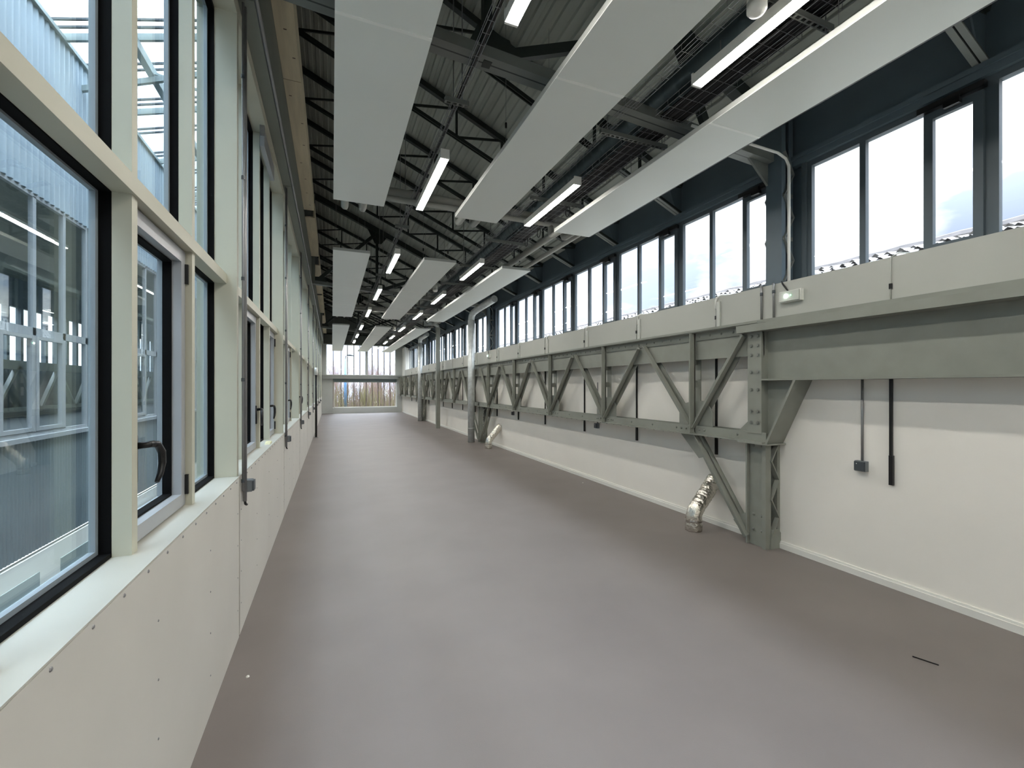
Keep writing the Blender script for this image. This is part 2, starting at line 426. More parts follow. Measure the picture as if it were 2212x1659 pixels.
# ------------------------------------------------------------------ lattice girders on right wall
def angle_bar(mb,p,q,w,t,lip,lipside,x):
    # flat leg in the YZ plane at x, projecting lip towards -X on one edge
    p=Vector((x,p[0],p[1]));q=Vector((x,q[0],q[1]));d=(q-p).normalized()
    nrm=d.cross(Vector((1,0,0))).normalized()
    mb.bar(p,q,t,w,nrm)
    o=nrm*(lipside*(w/2-t/2))
    mb.bar(p+o+Vector((-lip/2,0,0)),q+o+Vector((-lip/2,0,0)),lip,t,nrm)
def girder(y0,y1,nv,label,rivets):
    g=thing('lattice_girder',(4.25,(y0+y1)/2,1.1),label,'girder','riveted lattice girders along the right wall')
    tc=MB().box(4.11,4.40,y0,y1,2.372,2.386).box(4.19,4.205,y0,y1,2.272,2.372).box(4.12,4.19,y0,y1,2.364,2.372)
    tp=build(tc,'top_chord','girder',g)
    build(MB().box(4.205,4.218,y0,y1,2.036,2.372),'web_plate','girder',g)
    bc=build(MB().box(4.18,4.193,y0-.05,y1+.05,1.125,1.222).box(4.12,4.36,y0-.05,y1+.05,1.112,1.125).box(4.33,4.343,y0,y1,1.125,1.222),'bottom_chord','girder',g)
    if rivets:
        rb=MB(); y=y0+.2
        while y<y1-.1:
            rb.dome((4.19,y,2.318),(-1,0,0),.014,.012,7); y+=.165
        build(rb,'rivets','rivet',tp)
        rb=MB(); y=y0+.3
        while y<y1:
            rb.dome((4.18,y,1.175),(-1,0,0),.014,.012,7); y+=.47
        y=y0+.5
        while y<y1-.3:
            rb.dome((4.15,y,1.112),(0,0,-1),.013,.01,7); y+=.19
        build(rb,'rivets','rivet',bc)
    pv=(y1-y0-1.95)/(nv-1)
    V=[y0+.97+pv*i for i in range(nv)]
    for v in V:
        vm=build(MB().box(4.10,4.19,v-.048,v-.036,1.125,2.364).box(4.17,4.183,v-.048,v+.045,1.125,2.364),'vertical','girder',g)
        bk=MB().box(4.30,4.312,v-.02,v+.09,1.22,2.05).box(4.19,4.30,v+.03,v+.04,1.22,1.50).box(4.19,4.30,v+.03,v+.04,1.70,1.78).box(4.19,4.30,v+.03,v+.04,1.98,2.05)
        build(bk,'vertical_rear_leg','girder',vm)
        gp=build(MB().prism([(v-.30,1.125),(v+.24,1.125),(v+.24,1.47),(v-.04,1.53),(v-.20,1.53),(v-.30,1.40)],'x',4.20,4.212),'gusset_plate','girder',g)
        if rivets and v<9:
            rb=MB()
            for dy in (-.2,-.12,.1,.18): rb.dome((4.18,v+dy,1.175),(-1,0,0),.015,.014,7)
            build(rb,'rivets','rivet',gp)
    A=[y0+.16]+[(V[i]+V[i+1])/2 for i in range(nv-1)]+[y1-.16]
    for i,a in enumerate(A):
        prs=[]
        if i>0: prs.append((V[i-1],-1))
        if i<nv: prs.append((V[i],1))
        for v,s in prs:
            # s=1: node lies farther than apex
            ay=a+s*.06
            m=MB()
            nd=(v-s*.03,1.215); tp_=(ay,2.27)
            angle_bar(m,tp_,nd,.075,.010,.06,1,4.176)
            dg=build(m,'diagonal','girder',g)
            m=MB(); angle_bar(m,tp_,nd,.085,.010,.05,-1,4.262)
            build(m,'diagonal_rear_leg','girder',dg)
            if rivets and v<7:
                rb=MB()
                for q in (.06,.13,.20,.80,.87,.93):
                    rb.dome((4.171,tp_[0]+(nd[0]-tp_[0])*q,tp_[1]+(nd[1]-tp_[1])*q),(-1,0,0),.016,.014,8)
                build(rb,'rivets','rivet',dg)
    return g,V
g1,V1=girder(3.31,12.99,5,'grey lattice girder nearest the camera, with large V-shaped members',True)
g2,V2=girder(13.0,22.45,5,'grey lattice girder between the two galvanised pipes',False)
g3,V3=girder(22.5,30.45,4,'farthest grey lattice girder, reaching the end wall',False)
# braces from column foot to girder
def brace(yc,yn,label):
    t=thing('knee_brace',(4.25,(yc+yn)/2,.1),label,'brace','diagonal braces at the column feet')
    s=1 if yn>yc else -1
    m=MB(); angle_bar(m,(yn,1.112),(yc+s*.12,.07),.085,.012,.06,1,4.20)
    build(m,'front_angle','girder',t)
    m=MB(); angle_bar(m,(yn,1.112),(yc+s*.12,.07),.095,.012,.05,1,4.275)
    build(m,'rear_angle','girder',t)
    build(MB().prism([(yc+s*.12,.02),(yc+s*.12,.33),(yc+s*.22,.28),(yc+s*.3,.2)] if s>0 else [(yc+s*.12,.02),(yc+s*.3,.2),(yc+s*.22,.28),(yc+s*.12,.33)],'x',4.21,4.222),'foot_plate','girder',t)
    build(MB().prism([(yn-.1,1.112),(yn+.26*s if s>0 else yn+.26,1.112),(yn-.06*s,.82),(yn-.2*s,.86)],'x',4.21,4.222),'head_plate','girder',t)
brace(COLY[0],V1[0]-.02,'grey diagonal brace passing in front of the big foil duct')
brace(COLY[1],V1[-1],'grey brace on the near side of the second column')
brace(COLY[1],V2[0],'grey brace on the far side of the second column')
brace(COLY[2],V2[-1],'grey brace on the near side of the farthest column')
brace(COLY[2],V3[0],'grey brace on the far side of the farthest column')

# plate girder (solid) towards the camera
pg=thing('plate_girder',(4.25,0,1.77),'solid grey plate girder at the right edge, nearest the camera','girder')
build(MB().box(4.10,4.40,-6,3.56,2.285,2.362),'top_flange','girder',pg)
build(MB().box(4.27,4.285,-6,3.31,1.785,2.285),'web','girder',pg)
build(MB().box(4.15,4.40,-6,3.31,1.768,1.785),'bottom_flange','girder',pg)
ep=build(MB().box(4.175,4.187,3.31,3.475,1.205,2.285).box(4.187,4.285,3.31,3.325,1.205,2.285),'end_plate','girder',pg)
rb=MB()
for z in (2.24,2.14,2.04,1.86,1.67,1.44,1.32):
    for y in (3.35,3.43): rb.disc((4.175,y,z),(-1,0,0),.015,.014,6).disc((4.175,y,z),(-1,0,0),.022,.003,8)
build(rb,'bolts','rivet',ep)
h=build(MB().prism([(3.31,1.112),(3.24,1.112),(2.93,1.768),(3.31,1.768)],'x',4.27,4.285),'haunch_web','girder',pg)
build(MB().prism([(3.26,1.10),(3.235,1.10),(2.925,1.768),(2.95,1.768)],'x',4.15,4.395),'haunch_flange','girder',pg)
build(MB().box(4.12,4.395,3.2,3.56,1.098,1.112),'seat_plate','girder',pg)
build(MB().prism([(3.475,1.222),(3.60,1.222),(3.475,1.34)],'x',4.195,4.207),'corner_gusset','girder',pg)

# ------------------------------------------------------------------ right wall fittings
OPY=[2.255,4.094,5.63,7.164,8.815,10.34,11.9,14.0,15.5,17.0,18.5,20.0,21.5,23.4,25.0,26.5]
root=None
for k,y in enumerate(OPY):
    lab='black rod and lever that opens a clerestory window, %s from the camera'%ORD[k]
    if root is None:
        root=thing('window_opener',(4.385,y,.87),lab,'window opener','window opener rods down the right wall')
        build(MB().box(4.37,4.395,y-.018,y+.012,.87,1.12),'lever_handle','blackm',root)
        build(MB().box(4.377,4.398,y-.008,y+.012,1.12,2.40),'rod','blackm',root)
        build(MB().tube([(4.378,y,2.44),(4.376,y,2.70),(4.38,y-.002,2.80),(4.42,y-.04,2.83),(4.5,y-.1,2.82)],.006,6),'cable','trunk',root,True)
        build(MB().box(4.368,4.386,y-.010,y+.010,2.53,2.575),'cable_clip','blackm',root)
    else: dup(root,(0,y-OPY[0],0),lab)
def socket(y,z,ztop,label,rt=None):
    if rt is not None: return dup(rt,(0,y-2.478,z-.995),label)
    t=thing('wall_socket',(4.39,y,z),label,'socket','sockets on conduit along the right wall')
    build(MB().tube([(4.39,y,z+.04),(4.39,y,ztop)],.0105,8),'conduit','zinc',t,True)
    b=build(MB().box(4.355,4.40,y-.045,y+.045,z-.045,z+.045),'socket_body','boxg',t)
    build(MB().box(4.340,4.356,y-.04,y+.04,z-.038,z+.04),'socket_cover','boxd',b)
    build(MB().dome((4.34,y+.02,z+.022),(-1,0,0),.005,.003,6),'pilot_screw','white',b)
    return t
s0=socket(2.478,.995,1.768,'grey wall socket under the solid plate girder')
socket(6.73,1.01,2,'grey wall socket just below the lattice girder, third rod away',s0)
socket(10.68,1.01,2,'small far wall socket below the lattice girder near the second column',s0)
root=None
for k,y in enumerate([4.045,5.55,7.04,8.66,10.25,11.75,13.8,15.4,17.0,18.6]):
    lab='pale vertical trunking with curved white top on the spandrel band, %s from the camera'%ORD[k]
    if root is None:
        root=thing('cable_trunking',(4.38,y,2.44),lab,'trunking','short trunkings on the white band')
        build(MB().box(4.362,4.385,y-.022,y+.028,2.44,2.74),'trunking_body','trunk',root)
        build(MB().tube([(4.374,y+.045,2.66),(4.374,y+.045,2.76),(4.374,y+.03,2.795),(4.39,y-.02,2.815),(4.45,y-.08,2.815)],.012,8),'trunking_bend','white',root,True)
    else: dup(root,(0,y-4.045,0),lab)
for y,l in ((3.32,'slim grey conduit under the latticed column, beside the emergency light'),(3.465,'slim grey conduit under the window edge, left of the emergency light pair')):
    t=thing('spandrel_conduit',(4.38,y,2.44),l,'conduit')
    build(MB().tube([(4.372,y,2.43),(4.372,y,2.78),(4.378,y+.01,2.805),(4.41,y+.03,2.815)],.012,8),'conduit','zinc',t,True)
    build(MB().tube([(4.372,y,2.70),(4.372,y,2.735)],.0155,8),'conduit_joint','boxd',t,True)
def emerg(y,label):
    t=thing('emergency_light',(4.37,y,2.63),label,'emergency light')
    build(MB().box(4.345,4.385,y-.115,y+.115,2.575,2.69),'housing','white',t)
    lens=build(MB().box(4.325,4.346,y-.105,y+.105,2.583,2.682),'lens','trunk',t)
    build(MB().dome((4.325,y+.03,2.635),(-1,0,0),.022,.01,10),'lamp_spot','led',lens)
    build(MB().dome((4.325,y-.02,2.637),(-1,0,0),.007,.005,8),'pilot_light','ledg',lens)
    build(MB().tube([(4.36,y+.03,2.69),(4.372,y+.1,2.78),(4.40,y+.13,2.815)],.008,6),'cable','blackm',t,True)
emerg(3.12,'white emergency light with a glowing spot under the latticed column')
emerg(12.55,'small white emergency light under the windows before the second column')
# white conduit up the column and along truss
o=build(MB().tube([(4.40,3.17,2.80),(4.40,3.17,4.0),(4.38,3.19,4.08),(4.30,3.22,4.14),(3.2,3.28,4.21)],.014,8),'column_conduit','white',None,True); tag(o,'white conduit climbing the latticed column and bending along the roof truss','conduit')

# foil ducts
def foil(name_y,base,top,label):
    bx,by=base
    t=thing('foil_duct',(bx,by,0),label,'duct','foil wrapped ducts rising from the floor')
    pts=[(bx,by,0),(bx,by,.13),(bx+.005,by,.18)]
    e=Vector(top); b0=Vector((bx+.03,by+.0,.24))
    path=[Vector(p) for p in pts]
    for q in range(46): path.append(b0+(e-b0)*(q/45))
    path=[Vector((bx,by,.13*q/8)) for q in range(8)]+path[1:]
    rr=random.Random(5)
    r=[(.093 if q<9 else .088)+.004*rr.uniform(-1,1) for q in range(len(path))]
    mb=MB().tube(path,r,36)
    mb.v=[(x+rr.gauss(0,.0022),y+rr.gauss(0,.0022),z+rr.gauss(0,.0022) if z>.01 else z) for x,y,z in mb.v]
    o=build(mb,'foil_sleeve','foil',t,True)
    build(MB().tube([(bx,by,.118),(bx,by,.132)],.0955,18),'foil_band','zinc',t,True)
foil(0,(3.98,4.05),(4.40,4.13,.56),'large crinkled silver foil duct under the nearest diagonal brace')
foil(1,(4.02,11.60),(4.40,11.66,.60),'smaller-looking silver foil duct beside the second column')
# galvanised pipes
t=thing('drain_pipe',(3.98,13.1,0),'thick galvanised pipe standing before the second column','pipe')
build(MB().tube([(3.98,13.1,0),(3.98,13.1,3.75)],.105,16),'pipe','galv',t,True)
build(MB().tube([(3.98,13.1,3.75),(3.98,13.06,3.88),(4.0,12.95,3.97),(4.05,12.7,4.03),(4.2,11.6,4.16)],.10,14),'pipe_bend','galv',t,True)
build(MB().tube([(3.98,13.1,.42),(3.98,13.1,.44)],.112,16),'pipe_collar','galv',t,True)
t=thing('square_post',(4.05,18.05,0),'slim grey square post rising from the floor halfway along','post')
build(MB().box(3.97,4.13,17.97,18.13,0,4.15),'post_shaft','girder',t)
build(MB().tube([(4.05,18.05,4.1),(4.03,18.05,4.22),(3.9,18.05,4.3),(3.5,18.05,4.36)],.08,12),'post_bend','galv',t,True)
t=thing('drain_pipe',(4.08,22.2,0),'farther galvanised pipe before the farthest column','pipe')
build(MB().tube([(4.08,22.2,0),(4.08,22.2,3.9)],.11,14),'pipe','galv',t,True)
build(MB().tube([(4.08,22.2,3.9),(4.08,22.15,4.05),(4.1,22.0,4.12),(4.2,21,4.2)],.10,12),'pipe_bend','galv',t,True)

# ------------------------------------------------------------------ roof trusses and lattice rafters
def main_truss(y,label):
    t=thing('roof_truss',(2,y,4.3),label,'truss','main roof trusses')
    def zc(x): return 4.43-.065*x
    bc=MB()
    for s in (-.045,.045):
        bc.bar((-.5,y+s,zc(-.5)+.05),(4.5,y+s,zc(4.5)+.05),.075,.09,(0,0,1))
    build(bc,'bottom_chord','truss',t)
    build(MB().bar((-.5,y,zc(-.5)+.045),(4.5,y,zc(4.5)+.045),.016,.08),'chord_web','dark',t)
    build(MB().bar((-.5,y,Zr(-.5)-.11),(4.6,y,Zr(4.6)-.11),.12,.14,(0,0,1)),'top_chord','dark',t)
    build(MB().box(1.145,1.215,y-.04,y+.04,zc(1.18),Zr(1.18)-.1),'vertical','dark',t)
    for (xa,za,xb,zb_) in ((1.25,zc(1.25)+.08,3.15,Zr(3.15)-.15),(-.35,zc(-.3)+.14,1.15,Zr(1.15)-.22),(3.15,Zr(3.15)-.15,3.6,zc(3.6)+.08)):
        build(MB().bar((xa,y,za),(xb,y,zb_),.06,.085,(0,0,1)),'diagonal','dark',t)
    build(MB().prism([(.98,zc(1)+.03),(1.5,zc(1.5)+.03),(1.38,zc(1.3)+.26),(1.1,zc(1.1)+.3)],'y',y-.008,y+.008),'node_plate','dark',t)
    build(MB().prism([(.9,Zr(.9)-.16),(1.45,Zr(1.45)-.16),(1.3,Zr(1.3)-.42),(1.12,Zr(1.12)-.5)],'y',y-.008,y+.008),'node_plate','dark',t)
    build(MB().prism([(-.5,zc(-.5)+.03),(-.1,zc(-.1)+.03),(-.18,zc(0)+.24),(-.5,zc(-.5)+.2)],'y',y-.05,y+.05),'end_plate','dark',t)
    build(MB().prism([(4.5,zc(4.5)+.02),(4.15,zc(4.15)+.01),(4.5,3.86)],'y',y-.012,y+.012),'bracket_plate','truss',t)
    for s in (-.07,.07): build(MB().box(-.5,-.42,y+s-.02,y+s+.02,zc(-.5),Zr(-.45)-.1),'end_post','lfascia',t)
for y,l in zip((3.45,13.02,22.5),('main roof truss nearest the camera, with pale double bottom chord','main roof truss over the second column','farthest main roof truss')): main_truss(y,l)

def rafter(y,label):
    t=thing('lattice_rafter',(2,y,5),label,'rafter','dark lattice rafters under the deck')
    build(MB().bar((-.5,y,Zr(-.5)-.06),(4.66,y,Zr(4.66)-.06),.07,.075),'top_chord','dark',t)
    b=MB()
    for s in (-.022,.022): b.bar((-.5,y+s,Zb(-.5)),(4.66,y+s,Zb(4.66)),.014,.05)
    build(b,'bottom_chord','dark',t)
    xs=[-.45+.73*i for i in range(8)]
    for i,x in enumerate(xs):
        if x<4.65: build(MB().box(x-.016,x+.016,y-.016,y+.016,Zb(x),Zr(x)-.06),'vertical','dark',t)
        if i<7:
            x2=xs[i+1]
            build(MB().bar((x,y,Zb(x)),(min(x2,4.66),y,Zr(min(x2,4.66))-.08),.018,.034),'diagonal','dark',t)
    # pale twin channel at the wall end
    e=MB()
    for s in (-.026,.026): e.bar((3.45,y+s,Zb(3.45)-.03),(4.62,y+s,Zb(4.62)-.03),.04,.012)
    build(e,'wall_end_channel','truss',t)
    build(MB().prism([(4.66,Zb(4.66)),(4.66,Zr(4.66)),(4.35,Zr(4.35)-.05),(4.55,Zb(4.5))],'y',y-.006,y+.006),'end_gusset','upwall',t)
    return t
RY=[.25,1.78,4.98,6.49,8.0,9.52,11.05,14.6,16.1,17.6,19.1,20.6,24.2,25.75,27.3,28.9]
r0=None
for k,y in enumerate(RY):
    lab='dark lattice rafter under the ribbed roof deck, %s from the camera'%ORD[k]
    if r0 is None: r0=rafter(y,lab)
    else: dup(r0,(0,y-RY[0],0),lab)

# ------------------------------------------------------------------ radiant panels
def panel(x0,y0,y1,seams,label,stubs=True):
    z=4.0; w=.597
    t=thing('radiant_panel',(x0+w/2,(y0+y1)/2,z),label,'ceiling panel','white radiant ceiling panels')
    build(MB().box(x0,x0+w,y0,y1,z,z+.006),'panel_face','panel',t)
    build(MB().box(x0,x0+.006,y0,y1,z+.006,z+.05).box(x0+w-.006,x0+w,y0,y1,z+.006,z+.05).box(x0+.006,x0+w-.006,y0,y0+.006,z+.006,z+.05).box(x0+.006,x0+w-.006,y1-.006,y1,z+.006,z+.05),'panel_edge','paneledge',t)
    build(MB().box(x0+.006,x0+w-.006,y0+.006,y1-.006,z+.03,z+.05),'insulation','boxd',t)
    for s in seams: build(MB().box(x0,x0+w,s-.012,s+.012,z-.004,z),'seam_strip','panelseam',t)
    if stubs:
        for xx in (x0+.14,x0+.36):
            build(MB().tube([(xx,y1-.5,z+.06),(xx,y1+.30,z+.06),(xx,y1+.36,z+.075),(xx,y1+.39,z+.12),(xx,y1+.39,z+.3)],.045,14),'pipe_stub','insul',t,True)
    k=0; yy=y0+.4
    while yy<y1:
        for xx in (x0+.06,x0+w-.06):
            build(MB().tube([(xx,yy,z+.05),(xx,yy,Zb(xx)+.1)],.0022,4),'hanger_wire','zinc',t)
            build(MB().tube([(xx,yy,z+.28),(xx,yy,z+.33)],.011,6),'wire_grip','blackm',t)
        yy+=2.2 if y1<20 else 4.4
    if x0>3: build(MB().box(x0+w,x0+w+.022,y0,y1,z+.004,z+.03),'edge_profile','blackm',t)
    return t
PX=[(.016,'left'),(1.545,'middle'),(3.055,'right')]
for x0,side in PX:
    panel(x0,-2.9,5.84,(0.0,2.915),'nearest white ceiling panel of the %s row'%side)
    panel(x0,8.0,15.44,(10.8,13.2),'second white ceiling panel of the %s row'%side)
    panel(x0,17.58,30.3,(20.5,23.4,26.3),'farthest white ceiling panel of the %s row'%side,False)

# ------------------------------------------------------------------ linear lamps
LY=[-4.7,-1.36,1.98,5.30,8.90,12.0,15.15,18.85,22.05,24.9,28.0]
l0=None
for x,side in ((1.10,'left'),(2.70,'right')):
    for k,y in enumerate(LY):
        lab=('lit white strip lamp, %s from the camera in the %s lamp row'%(ORD[k-2],side)) if k>1 else 'lit white strip lamp of the %s lamp row, %s behind the camera'%(side,('second','first')[k])
        if l0 is None:
            l0=thing('strip_lamp',(x,y,4.1),lab,'lamp','linear strip lamps between the ceiling panels')
            build(MB().prism([(x-.046,4.106),(x-.043,4.104),(x-.043,4.12),(x+.043,4.12),(x+.043,4.104),(x+.046,4.106),(x+.046,4.18),(x+.03,4.195),(x-.03,4.195),(x-.046,4.18)],'y',y-.73,y+.73),'lamp_housing','white',l0)
            build(MB().box(x-.0425,x+.0425,y-.728,y+.728,4.101,4.108),'lamp_diffuser','lamp',l0)
            build(MB().box(x-.047,x+.047,y-.745,y-.727,4.10,4.195).box(x-.047,x+.047,y+.727,y+.745,4.10,4.195),'end_cap','white',l0)
            for s in (-.5,.5): build(MB().tube([(x,y+s,4.19),(x,y+s,4.30)],.004,5),'hanger','zinc',l0)
        else: dup(l0,(x-1.10,y-LY[0],0),lab)

# ------------------------------------------------------------------ cable trays, duct, pipes
def tray(xc,w,z,y0,y1,label,ncab,wires=5,dy=.1,trise=.05):
    t=thing('wire_tray',(xc,(y0+y1)/2,z),label,'cable tray')
    m=MB()
    for i in range(wires):
        x=xc-w/2+w*i/(wires-1); m.tube([(x,y0,z),(x,y1,z)],.0026,5)
    for s in (-1,1):
        m.tube([(xc+s*w/2,y0,z+trise),(xc+s*w/2,y1,z+trise)],.0026,5)
    build(m,'rim_wires','tray',t,True)
    m=MB(); y=y0
    while y<y1:
        m.tube([(xc-w/2,y,z+trise),(xc-w/2,y,z-.003),(xc+w/2,y,z-.003),(xc+w/2,y,z+trise)],.0024,4); y+=dy
    build(m,'wire_mesh','tray',t)
    rr=random.Random(int(xc*100))
    for i in range(ncab):
        x=xc-w/2+.02+(w-.04)*(i+.5)/ncab + ((.035 if i<ncab/2 else -.03) if ncab>5 else .012)
        pts=[]; y=y0
        while y<y1+.01:
            pts.append((x+rr.uniform(-.007,.007),y,z+.012+rr.uniform(0,.012))); y+=.6
        build(MB().tube(pts,.012+.007*rr.random(),6),'cable','blackm',t,True)
    return t
tray(1.05,.06,4.30,-1.0,27.5,'narrow wire cable tray above the left lamp row',1,3,.12,.035)
tray(3.03,.38,4.27,-1.0,27.5,'wide wire cable tray packed with black cables beside the right panels',12,6,.14)
tray(2.54,.13,4.27,-1.0,27.5,'slim empty wire tray left of the round duct',0,5,.14)
SY=[.35,2.05,3.72,5.38,7.2,8.9,10.6,12.3,14.0,15.7,17.4,19.1,20.8,22.6,24.4,26.2]
def strut(x0,x1,y,z,label,grp):
    t=thing('hanging_strut',((x0+x1)/2,y,z),label,'strut',grp)
    m=MB().box(x0,x1,y-.021,y-.017,z-.04,z).box(x0,x1,y+.017,y+.021,z-.04,z)
    m.box(x0,x1,y-.021,y-.012,z-.042,z-.038).box(x0,x1,y+.012,y+.021,z-.042,z-.038)
    x=x0
    while x<x1-.03:
        m.box(x,x+.018,y-.013,y+.013,z-.042,z-.038); x+=.055
    m.box(x0,x1,y-.02,y+.02,z-.004,z)
    build(m,'perforated_channel','truss',t)
    for x in (x0+.08,x1-.06): build(MB().tube([(x,y,z-.06),(x,y,Zb(x)+.15)],.005,6),'threaded_rod','zinc',t)
    return t
s0=None
for k,y in enumerate(SY):
    lab='perforated steel strut carrying the wide cable tray, %s from the camera'%ORD[k]
    if s0 is None: s0=strut(2.46,3.28,y,4.255,lab,'struts under the right-hand cable trays')
    else: dup(s0,(0,y-SY[0],0),lab)
s1=None
for k,y in enumerate([.5,3.87,7.2,10.5,13.9,17.2,20.6]):
    lab='short perforated strut under the narrow tray of the left lamp row, %s from the camera'%ORD[k]
    if s1 is None: s1=strut(.93,1.15,y,4.285,lab,'short struts above the left lamp row')
    else: dup(s1,(0,y-.5,0),lab)
# spiral duct
m=MB(); pts=[];r=[]; y=-1.0; i=0
while y<26:
    pts.append((3.17,y,4.66)); r.append(.150 if i%6 else .157); y+=.02 if i%6 in (0,5) else .035; i+=1
o=build(m.tube(pts,r,20),'spiral_duct','duct',None,True); tag(o,'round dark spiral ventilation duct beside the cable trays','duct')
# insulated pipes
t=thing('heating_pipe',(1.3,6.24,4.3),'pair of pale insulated pipes crossing behind the nearest ceiling panels','pipe')
build(MB().tube([(.05,6.27,4.40),(3.35,6.27,4.36),(3.52,6.31,4.36),(3.58,6.45,4.36),(3.58,9.2,4.36)],.058,12),'supply_pipe','insul',t,True)
build(MB().tube([(.05,6.22,4.28),(3.6,6.22,4.26),(3.78,6.28,4.26),(3.84,6.45,4.26),(3.84,9.2,4.26)],.042,12),'return_pipe','insul',t,True)
t=thing('heating_pipe',(1.3,15.6,4.3),'pair of pale insulated pipes crossing beyond the second ceiling panels','pipe')
build(MB().tube([(.05,15.62,4.40),(3.35,15.62,4.36),(3.52,15.66,4.36),(3.58,15.8,4.36),(3.58,18.2,4.36)],.058,12),'supply_pipe','insul',t,True)
build(MB().tube([(.05,15.57,4.28),(3.6,15.57,4.26),(3.78,15.63,4.26),(3.84,15.8,4.26),(3.84,18.2,4.26)],.042,12),'return_pipe','insul',t,True)
# smoke detectors
d0=None
for k,(x,y) in enumerate(((2.52,2.03),(2.4,11.0),(2.45,19.3))):
    lab='white hanging smoke detector, %s from the camera beside the right lamp row'%ORD[k]
    if d0 is None:
        d0=thing('smoke_detector',(x,y,4.1),lab,'smoke detector','hanging smoke detectors')
        build(MB().tube([(x,y,4.16),(x,y,4.11),(x,y,4.09),(x,y,4.085)],[.06,.06,.045,.02],20),'detector_head','white',d0,True)
        build(MB().tube([(x,y,4.30),(x,y,4.16)],.058,18),'detector_base','trunk',d0,True)
        build(MB().tube([(x,y,4.30),(x,y,5.2)],.008,6),'drop_rod','zinc',d0)
    else: dup(d0,(x-2.52,y-2.03,0),lab)
# cable loops hanging from the tray
for k,(y,l) in enumerate(((5.55,'nearest'),(6.5,'second'),(7.0,'third'),(7.6,'farthest'))):
    pts=[(3.12,y+.06*math.cos(a),4.21+.075*math.sin(a)) for a in [math.pi/2+2*math.pi*q/14 for q in range(14)]]
    o=build(MB().tube(pts,.006,6),'cable_loop','blackm',None,True); tag(o,'%s small black cable loop hanging under the wide tray'%l,'cable','cable loops under the wide tray')
# small hooks of main truss
# ------------------------------------------------------------------ end wall
struct(MB().prism([(-.8,4.46),(4.9,4.46),(4.9,Zr(4.9)+.05),(-.8,Zr(-.8)+.05)],'y',YE,YE+.2),'wall_back','gable',label='grey gable sheet above the end windows')
o=struct(MB().box(-.6,4.6,YE-.06,YE,5.05,5.13),'trim_4','dark')
struct(MB().box(-.62,.06,YE-.02,YE+.25,0,2.24),'wall_back_left','endgrey',label='pale grey panel at the left of the end window')
struct(MB().box(4.05,4.42,YE-.02,YE+.25,0,2.24).box(4.0,4.78,YE-.02,YE+.25,2.4,4.46),'wall_back_right','endgrey')
struct(MB().box(.06,4.05,YE-.1,YE+.25,0,.36),'trim_5','endgrey',label='low pale plinth under the end window')
struct(MB().box(-.62,-.36,YE-.02,YE+.25,2.44,4.46),'wall_back_upper','endgrey')
eb=thing('end_beam',(2,YE-.2,2.3),'grey steel beam spanning the end wall between the two window rows','beam',kind='thing')
build(MB().box(-.62,4.45,YE-.32,YE+.1,2.43,2.455).box(-.62,4.45,YE-.3,YE-.26,2.24,2.43).box(-.62,4.45,YE-.32,YE+.1,2.225,2.24),'beam_section','endbeam',eb)
build(MB().box(.08,4.03,YE-.16,YE+.05,2.03,2.225),'shutter_box','roller',eb)
wn+=1
w=sroot('window_%d'%wn,(2,YE,.36),'wide low window at the far end of the gallery')
build(MB().frame_xz(YE,YE+.08,.10,4.02,.36,2.05,.05),'window_frame','white',w)
build(MB().box(.14,3.98,YE+.05,YE+.056,.4,2.02),'glass_pane','glassC',w)
wn+=1
w2=sroot('window_%d'%wn,(2,YE,2.45),'tall upper window at the far end of the gallery')
build(MB().frame_xz(YE,YE+.08,-.36,4.0,2.45,4.46,.05),'window_frame','white',w2)
build(MB().box(2.04,2.2,YE,YE+.1,2.5,4.42),'centre_mullion','endgrey',w2)
build(MB().box(-.32,3.96,YE+.05,YE+.056,2.5,4.42),'glass_pane','glassC',w2)
f0=None
for k,x in enumerate((.083,.554,.946,1.343,1.715,2.11,2.5,2.88,3.27,3.66)):
    lab='vertical outside fin across the end windows, %s from the left'%ORD[k]
    if f0 is None:
        f0=build(MB().box(x-.022,x+.022,YE+.32,YE+.5,-.8,4.6),'facade_fin','bark',None,at=(x,YE+.4,0)); tag(f0,lab,'fin','outside fins over the end windows'); x00=x
    else: dup(f0,(x-x00,0,0),lab)

# ------------------------------------------------------------------ outside: end trees, lamp post
struct(MB().box(-40,60,YE+.6,90,-1.3,-1.0),'ground','ground')
def tree(x,y,h,seed,label,kind):
    rr=random.Random(seed)
    t=thing('bare_tree',(x,y,-1),label,'tree','bare winter trees beyond the end window')
    tb,tw=MB(),MB()
    def grow(p,d,L,r,dep):
        q=p
        seg=3; pts=[p]; rad=[r]
        for i in range(seg):
            d=(d+Vector((rr.uniform(-.13,.13),rr.uniform(-.13,.13),rr.uniform(0,.12)))).normalized()
            q=q+d*(L/seg); pts.append(q); rad.append(r*(1-.35*(i+1)/seg))
        (tb if dep<2 else tw).tube(pts,rad,5 if dep<2 else 3,False)
        if dep>=4: return
        nb=4 if dep==0 else 3
        for b in range(nb):
            i=rr.randint(1,seg)
            nd=(d+Vector((rr.uniform(-.75,.75),rr.uniform(-.6,.6),rr.uniform(.15,.7)))).normalized()
            grow(pts[i],nd,L*rr.uniform(.55,.75),rad[i]*.6,dep+1)
        grow(pts[-1],d,L*.7,rad[-1]*.8,dep+1)
    for s in range(3):
        grow(Vector((x+rr.uniform(-.3,.3),y+rr.uniform(-.3,.3),-1.05)),Vector((rr.uniform(-.2,.2),rr.uniform(-.1,.1),1)).normalized(),h*.36,.045,0)
    build(tb,'trunk','bark',t)
    build(tw,'twigs',kind,t)
